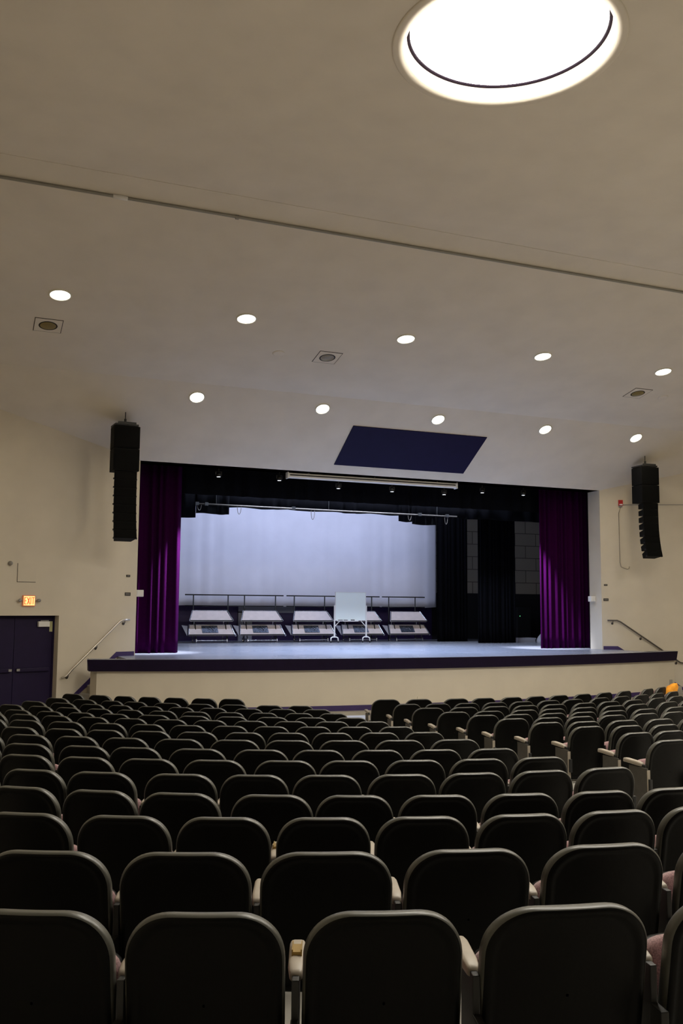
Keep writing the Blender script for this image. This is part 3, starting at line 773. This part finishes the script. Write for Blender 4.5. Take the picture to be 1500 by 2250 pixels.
# exit sign
u = (PXL - 1.42) / CA
t = thing('exit_sign', 'lit orange EXIT sign above the purple double door', 'exit sign', wl_(u, 0, 2.36))
Lw = FL.copy(); Lw.translation = (0, 0, 0)
ST = Lw @ Matrix(((-1, 0, 0, 0), (0, 1, 0, 0), (0, 0, 1, 0), (0, 0, 0, 1)))   # x to the right as read
MB().box((-0.14, 0.0, 0.0), (0.14, 0.05, 0.235), ST).build('housing', 'exithouse', t, bevel=0.006)
MB().box((-0.122, 0.05, 0.018), (0.122, 0.056, 0.217), ST).build('lit_face', 'exitface', t)
mb = MB()
def bar(x0, z0, x1, z1, w=0.015):
    d = Vector((x1 - x0, 0, z1 - z0)); nn = Vector((-d.z, 0, d.x)).normalized() * w / 2
    a, b = Vector((x0, 0, z0)), Vector((x1, 0, z1))
    vs = [ST @ (p + Vector((0, yv, 0))) for yv in (0.056, 0.062) for p in (a + nn, b + nn, b - nn, a - nn)]
    mb.add(vs, [(0, 1, 2, 3), (7, 6, 5, 4), (0, 4, 5, 1), (1, 5, 6, 2), (2, 6, 7, 3), (3, 7, 4, 0)])
b0, b1 = 0.04, 0.195
bar(-0.105, b0, -0.105, b1); bar(-0.110, b1 - .007, -0.062, b1 - .007); bar(-0.110, (b0 + b1) / 2, -0.068, (b0 + b1) / 2); bar(-0.110, b0 + .007, -0.062, b0 + .007)
bar(-0.045, b0, 0.010, b1); bar(-0.045, b1, 0.010, b0)
bar(0.034, b0, 0.034, b1)
bar(0.085, b0, 0.085, b1); bar(0.056, b1 - .007, 0.114, b1 - .007)
mb.build('letters', 'exitred', t)
for sx in (-1, 1):
    c = MB().tube([ST @ Vector((sx * 0.14, 0.02, 0.12)), ST @ Vector((sx * 0.185, 0.03, 0.12))], 0.012, 8).build('lamp_arm', 'grey', t)
    MB().lathe([(0.0, 0.0), (0.03, 0.005), (0.038, 0.05), (0.0, 0.055)], 16, ST @ frame((sx * 0.20, 0.03, 0.125), (1, 0, 0), (0, 0, -1), (sx * 0.4, 1, 0))).build('emergency_lamp', 'grey', c, smooth=True)
# flush access panel
u0, u1 = (PXL - 1.17) / CA, (PXL - 1.56) / CA
t = thing('access_panel', 'flush cream access panel on the left wall above the exit sign', 'access panel', wl_((u0 + u1) / 2, 0, 2.89))
w = (u0 - u1) / 2
MB().box((-w, 0.0, 0.0), (w, 0.012, 0.40), Lw).build('cover', 'cream', t)
MB().box((w, 0.0, -0.006), (w + 0.008, 0.006, 0.40), Lw).box((-w, 0.0, -0.010), (w + 0.008, 0.006, 0.0), Lw).build('shadow_gap', 'dark', t)
# small sensor
o = MB().lathe([(0.0, 0.09), (0.035, 0.08), (0.05, 0.03), (0.03, 0.0)], 16, frame((0, 0, 0), (1, 0, 0), (0, 0, 1), FL.to_3x3() @ Vector((0, 1, 0)))).build('wall_sensor', 'grey', None, smooth=True, loc=wl_((PXL - 1.0) / CA, 0, 3.28))
tag(o, 'small grey wall sensor left of the access panel', 'sensor')
# small plaques each side of the opening
for F, lab, uu in ((FL, 'left', 0.16), (FR, 'right', 0.05)):
    Lx = F.copy(); Lx.translation = (0, 0, 0)
    for z, hh_, wd, nm in ((3.06, 0.05, 0.10, 'thin upper'), (2.62, 0.075, 0.15, 'larger lower')):
        t = thing('wall_plaque', '%s dark plaque on the wall at the %s edge of the stage opening' % (nm, lab), 'plaque', F @ Vector((uu + 0.08, 0, z)), 0, 'small dark plaques beside the stage opening')
        MB().box((-wd / 2, 0, 0), (wd / 2, 0.012, hh_), Lx).build('plate', 'sign', t)
        MB().box((-wd / 2 + .02, 0.012, hh_ * .4), (wd / 2 - .02, 0.014, hh_ * .6), Lx).build('inlay', 'grey', t)
# white boxes on the jambs
for x, y, sx, lab in ((PXL + 0.002, 22.47, 1, 'left'), (PXR - 0.002, 22.72, -1, 'right')):
    t = thing('jamb_speaker', 'small white box fixed on the %s jamb of the stage opening' % lab, 'speaker', (x, y, 2.60), 0, 'white boxes on the stage opening jambs')
    MB().box((0 if sx > 0 else -0.17, 0.0, 0.0), (0.17 if sx > 0 else 0.0, 0.14, 0.16)).build('case', 'white', t, bevel=0.012)
    MB().box((0.02 * sx - .005, -0.012, 0.02), (0.15 * sx + .005, 0.0, 0.14)).build('front_grille', 'white', t)
# handrails
def handrail(F, pts, brackets, material, label, yoff=0.075):
    t = thing('handrail', label, 'handrail', F @ Vector((pts[0][0], yoff, pts[0][1])), 0, 'handrails at the stage steps')
    L = F.copy(); L.translation = (0, 0, 0)
    o0 = Vector((pts[0][0], 0, pts[0][1]))
    MB().tube([L @ (Vector((u_, 0, z_)) - o0) for u_, z_ in pts], 0.021, 10).build('rail', material, t, smooth=True)
    for u_, z_ in brackets:
        MB().tube([L @ (Vector((u_, 0, z_ - 0.015)) - o0), L @ (Vector((u_, 0.0, z_ - 0.07)) - o0), L @ (Vector((u_, -yoff, z_ - 0.09)) - o0)], 0.010, 8).tube([L @ (Vector((u_, -yoff + .008, z_ - 0.09)) - o0), L @ (Vector((u_, -yoff, z_ - 0.09)) - o0)], 0.035, 12).build('bracket', 'bronze', t, smooth=True)
handrail(FL, [(1.86, 0.78), (1.74, 0.82), (1.62, 0.95), (0.46, 2.02), (0.38, 2.055), (0.20, 2.055)], [(1.70, 0.87), (1.02, 1.50), (0.33, 2.055)], 'steel', 'pale steel handrail slanting up the left wall to the stage')
handrail(FR, [(0.14, 2.06), (0.42, 2.06), (0.52, 2.02), (1.70, 1.23), (2.25, 0.86), (2.40, 0.83)], [(0.30, 2.06), (1.12, 1.62), (2.15, 0.92)], 'bronze', 'thin dark handrail slanting down the right wall from the stage')
# fire alarm with its conduit
Lr = FR.copy(); Lr.translation = (0, 0, 0)
u = (17.96 - PXR) / CA
t = thing('fire_alarm', 'red fire alarm strobe high on the right wall', 'fire alarm', wr_(u, 0, 5.42))
MB().box((-0.065, 0.0, 0.0), (0.065, 0.05, 0.17), Lr).build('case', 'red', t, bevel=0.008)
MB().box((-0.045, 0.05, 0.015), (0.045, 0.065, 0.05), Lr).build('strobe_lens', 'white', t)
MB().box((-0.05, 0.0, -0.05), (0.05, 0.03, 0.0), Lr).build('mounting_box', 'grey', t)
o = MB().tube([wr_(u, 0.012, 5.37), wr_(u - 0.06, 0.012, 5.2), wr_(u - 0.05, 0.012, 3.75), wr_(u - 0.02, 0.012, 3.62), wr_(u + 0.08, 0.012, 3.58), wr_(u + 0.16, 0.012, 3.555), wr_(u + 0.21, 0.012, 3.57), wr_(u + 0.22, 0.012, 3.63)], 0.009, 6).build('hanging_cable', 'arm', None, smooth=True)
tag(o, 'thin cable hanging down from the fire alarm and curling at its end', 'cable')
o = MB().tube([wr_(u + 0.06, 0.012, 5.45), wr_(u + 3.6, 0.012, 5.50)], 0.010, 6).build('wall_conduit', 'grey', None, smooth=True)
tag(o, 'thin horizontal conduit running right from the fire alarm', 'conduit')
# flush vent on the stage front
yv = arc(10.2, 0.12)
o = MB().box((-0.09, -0.010, 0.0), (0.09, 0.0, 0.05)).build('outlet_cover', 'cream', None, loc=(10.25, yv, 0.24))
tag(o, 'small cream cover plate low on the stage front', 'outlet cover')

# ---------------------------------------------------------------- auditorium seats
HW, ZT, ZB = 0.228, 0.843, 0.25       # half width, top and bottom of the back
def outline(n=64):
    """rounded outline of the back: broad upper corners, slightly narrower foot"""
    pts = []
    rx, rz = 0.140, 0.160
    br = 0.05
    def cor(cx, cz, ax, az, a0, a1, m):
        for k in range(m + 1):
            a = a0 + (a1 - a0) * k / m
            ca, sa = math.cos(a), math.sin(a)
            e = 0.95
            pts.append((cx + ax * math.copysign(abs(ca) ** e, ca), cz + az * math.copysign(abs(sa) ** e, sa)))
    cor(HW - rx, ZT - rz, rx, rz, 0, math.pi / 2, 14)
    for k in range(1, 6):
        pts.append(((HW - rx) * (1 - 2 * k / 6), ZT))
    cor(-HW + rx, ZT - rz, rx, rz, math.pi / 2, math.pi, 14)
    for k in range(1, 5):
        pts.append((-HW, (ZT - rz) + (ZB + br - ZT + rz) * k / 5))
    cor(-HW + br, ZB + br, br, br, math.pi, 1.5 * math.pi, 5)
    for k in range(1, 5):
        pts.append((-(HW - br) * (1 - 2 * k / 5), ZB))
    cor(HW - br, ZB + br, br, br, 1.5 * math.pi, 2 * math.pi, 5)
    for k in range(1, 5):
        pts.append((HW, (ZB + br) + (ZT - rz - ZB - br) * k / 5))
    return pts
OUT = outline()
RAKE = R(11)
def back_map(x, y, z):
    """curve across the width (sides forward) and recline; y is forward"""
    yy = y + 0.030 * (x / HW) ** 2
    dz = z - ZT
    return (x, yy - math.sin(RAKE) * dz, ZT + math.cos(RAKE) * dz)
def rings(spec, name, material):
    """spec: list of (inset, y); last ring is filled toward the middle"""
    mb = MB()
    n = len(OUT); cxz = (0.0, (ZT + ZB) / 2)
    vs = []
    for inset, y, shrink in spec:
        for x, z in OUT:
            dx, dz = x - cxz[0], z - cxz[1]
            sx = (HW - inset) / HW * shrink; sz = ((ZT - ZB) / 2 - inset) / ((ZT - ZB) / 2) * shrink
            vs.append(back_map(cxz[0] + dx * sx, y, cxz[1] + dz * sz))
    fs = []
    for i in range(len(spec) - 1):
        for k in range(n):
            k2 = (k + 1) % n
            fs.append((i * n + k, i * n + k2, (i + 1) * n + k2, (i + 1) * n + k))
    mb.add(vs, fs)
    return mb.build(name, material, None, smooth=True)
shell_spec = [(0.004, 0.010, 1), (0.010, 0.002, 1), (0.016, 0.0, 1), (0.022, 0.000, 1), (0.028, 0.002, 1), (0.035, 0.0075, 1), (0.044, 0.009, 1), (0.05, 0.009, 0.8), (0.05, 0.009, 0.5), (0.05, 0.009, 0.2), (0.05, 0.009, 0.02)]
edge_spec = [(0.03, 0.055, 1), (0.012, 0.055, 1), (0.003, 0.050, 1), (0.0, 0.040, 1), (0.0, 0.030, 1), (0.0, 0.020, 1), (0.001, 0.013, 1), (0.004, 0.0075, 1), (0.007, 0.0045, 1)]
pad_spec = [(0.02, 0.050, 1), (0.035, 0.060, 1), (0.035, 0.085, 1), (0.042, 0.105, 1), (0.06, 0.118, 1), (0.08, 0.122, 1), (0.08, 0.124, 0.7), (0.08, 0.124, 0.4), (0.08, 0.124, 0.02)]

def seat_pad(name, material, zo, th, w, ln, inset):
    """tipped-up seat: rounded slab hinged low, leaning up against the back"""
    mb = MB()
    pts = []
    n = 32
    for k in range(n):
        a = 2 * math.pi * k / n
        ca, sa = math.cos(a), math.sin(a)
        pts.append((w * math.copysign(abs(ca) ** 0.42, ca), ln / 2 + ln / 2 * math.copysign(abs(sa) ** 0.42, sa)))
    vs = []
    prof = ((0.02, 0.0), (0.5, 0.0), (0.9, 0.0), (0.965, 0.08), (1.0, 0.3), (1.0, 0.7), (0.965, 0.93), (0.9, 1.0), (0.5, 1.05), (0.02, 1.06))
    F = Matrix.Translation((0, 0.30, 0.355)) @ Matrix.Rotation(R(76), 4, 'X')
    for s_, h_ in prof:
        for x, y in pts:
            vs.append(F @ Vector((x * (s_ - inset), ln / 2 + (y - ln / 2) * (s_ - inset), zo + h_ * th)))
    fs = []
    for i in range(len(prof) - 1):
        for k in range(n):
            k2 = (k + 1) % n
            fs.append((i * n + k, i * n + k2, (i + 1) * n + k2, (i + 1) * n + k))
    mb.add(vs, fs)
    return mb.build(name, material, None, smooth=True)
def armrest_mesh():
    mb = MB()
    secs = ((0.13, 0.615, 0.018, 0.014), (0.145, 0.617, 0.022, 0.018), (0.19, 0.622, 0.027, 0.020), (0.34, 0.630, 0.028, 0.020), (0.375, 0.628, 0.025, 0.019), (0.385, 0.622, 0.018, 0.012))
    n = 14; vs = []
    for y, z, w, h in secs:
        for k in range(n):
            a = 2 * math.pi * k / n
            ca, sa = math.cos(a), math.sin(a)
            vs.append((w * math.copysign(abs(ca) ** 0.5, ca), y, z + h * math.copysign(abs(sa) ** 0.5, sa)))
    fs = [tuple(range(n)), tuple((len(secs) - 1) * n + k for k in range(n - 1, -1, -1))]
    for i in range(len(secs) - 1):
        for k in range(n):
            fs.append((i * n + k, i * n + (k + 1) % n, (i + 1) * n + (k + 1) % n, (i + 1) * n + k))
    return mb.add(vs, fs).build('armrest', 'arm', None, smooth=True)
def standard_mesh():
    mb = MB().box((-0.012, 0.09, 0.02), (0.012, 0.27, 0.62))
    mb.box((-0.03, 0.03, 0.0), (0.03, 0.34, 0.022))
    mb.box((-0.014, 0.02, 0.36), (0.014, 0.10, 0.50))
    return mb.build('leg', 'black', None, bevel=0.004)
PROTO = {
    'backrest': rings(shell_spec, 'backrest', 'shell'),
    'lit_rolled_edge': rings(edge_spec, 'lit_rolled_edge', 'edge'),
    'back_cushion': rings(pad_spec, 'back_cushion', 'fabric'),
    'seat': seat_pad('seat', 'fabric', 0.03, 0.075, 0.20, 0.275, 0.0),
    'seat_pan': seat_pad('seat_pan', 'shell', -0.02, 0.055, 0.20, 0.275, 0.03),
    'armrest': armrest_mesh(),
    'leg': standard_mesh(),
    'end_panel': MB().box((-0.022, 0.05, 0.05), (-0.010, 0.30, 0.595)).build('end_panel', 'endpanel', None, bevel=0.004),
    'aisle_strip': MB().box((-0.024, 0.045, 0.08), (0.008, 0.052, 0.58)).build('aisle_strip', 'arm', None),
    'brass_plate': MB().box((-0.014, 0.235, 0.640), (0.014, 0.310, 0.655)).box((-0.017, 0.230, 0.640), (-0.013, 0.315, 0.664)).box((0.013, 0.230, 0.640), (0.017, 0.315, 0.664)).build('brass_plate', 'brass', None),
}
for o in PROTO.values():
    COL.objects.unlink(o)
def part(key, parent, loc=(0, 0, 0)):
    o = PROTO[key].copy()
    COL.objects.link(o)
    o.parent = parent
    o.location = loc
    return o
WIDE = {1: (1.11, 1.11, 1.105, 1.12, 1.25, 1.15), 2: (1.17, 1.17, 1.175, 1.195, 1.175, 1.21, 1.18)}
ROWNAME = ['nearest row'] + [ORD[k] + ' nearest row' for k in range(1, 15)] + ['front row by the stage']
for (i, blk, cx, cy, rr, ztop, d0, d1, ss) in ROWS:
    for k, s in enumerate(ss):
        r = rr + d0 + d1 * s
        a = s / rr
        x, y = cx + r * math.sin(a), cy - r * math.cos(a)
        fwd = Vector((cx - x, cy - y)).normalized()
        rot = math.atan2(-fwd.x, fwd.y)
        nxt = ss[k + 1] - s if k + 1 < len(ss) else s - ss[k - 1]
        prv = s - ss[k - 1] if k else nxt
        wide = WIDE[i][k] if i in WIDE else min(1.12, max(0.97, (nxt + prv) / 2 / 0.5 * 1.03))
        if blk == 0:
            if i <= 4:
                first = 1
                pos = 'left of all others in view' if k == 0 else ORD[k - first] + ' from the left picture edge'
            elif i == 16:
                pos = ORD[len(ss) - 1 - k] + ' from its right end'
            else:
                pos = ORD[len(ss) - 1 - k] + ' from the aisle'
            lab = 'black auditorium seat, left block, %s, %s' % (pos, ROWNAME[i - 1])
        else:
            lab = 'black auditorium seat, right block, %s from the aisle, %s' % (ORD[k], ROWNAME[i - 1])
        t = thing('auditorium_seat', lab, 'seat', (x, y, ztop - 0.85), rot, 'auditorium seats in curved rows')
        b = part('backrest', t); b.scale = (wide, 1, 1)
        part('lit_rolled_edge', b)
        c = part('back_cushion', t); c.scale = (wide, 1, 1)
        c = part('seat', t); c.scale = (wide, 1, 1)
        c = part('seat_pan', t); c.scale = (wide, 1, 1)
        h = nxt / 2
        arm = part('armrest', t, (h, 0.0, 0))
        part('leg', t, (h, 0.0, 0))
        if (i, blk, k) in ((1, 0, 2), (3, 0, 3)):
            part('brass_plate', arm)
        if k == 0:
            part('armrest', t, (-h, 0.0, 0))
            part('leg', t, (-h, 0.0, 0))
            if blk == 1:
                part('end_panel', t, (-h, 0.0, 0))
                part('aisle_strip', t, (-h, 0.0, 0))
        if i == 16 and blk == 1 and k == len(ss) - 1:
            JK = (x, y, ztop - 0.85, rot)

# orange jacket over the last seat in view of the front row
def jacket():
    mb = MB(); vs = []; n = len(OUT)
    sel = [p for p in OUT]
    spec = [(-0.020, 0.065, 1.0), (-0.034, 0.05, 1.0), (-0.036, 0.02, 1.0), (-0.034, -0.015, 1.0), (-0.012, -0.030, 1.0), (0.03, -0.034, 1.0), (0.05, -0.030, 0.6), (0.05, -0.028, 0.02)]
    cz = (ZT + ZB) / 2
    for inset, y, sh in spec:
        for x, z in sel:
            sx = (HW - inset) / HW * sh; sz = ((ZT - ZB) / 2 - inset) / ((ZT - ZB) / 2) * sh
            w = 0.012 * math.sin(23 * x + 9 * z) + 0.008 * math.sin(40 * z - 11 * x)
            vs.append(back_map(x * sx * 1.06, y - abs(w), cz + (z - cz) * sz + w * 0.6))
    fs = []
    for i in range(len(spec) - 1):
        for k in range(n):
            k2 = (k + 1) % n
            fs.append((i * n + k, i * n + k2, (i + 1) * n + k2, (i + 1) * n + k))
    mb.add(vs, fs)
    o = mb.build('draped_jacket', 'orange', None, smooth=True, loc=JK[:3])
    o.rotation_euler = (0, 0, JK[3])
    tag(o, 'bright orange garment draped over a front row seat at the far right', 'jacket')
jacket()
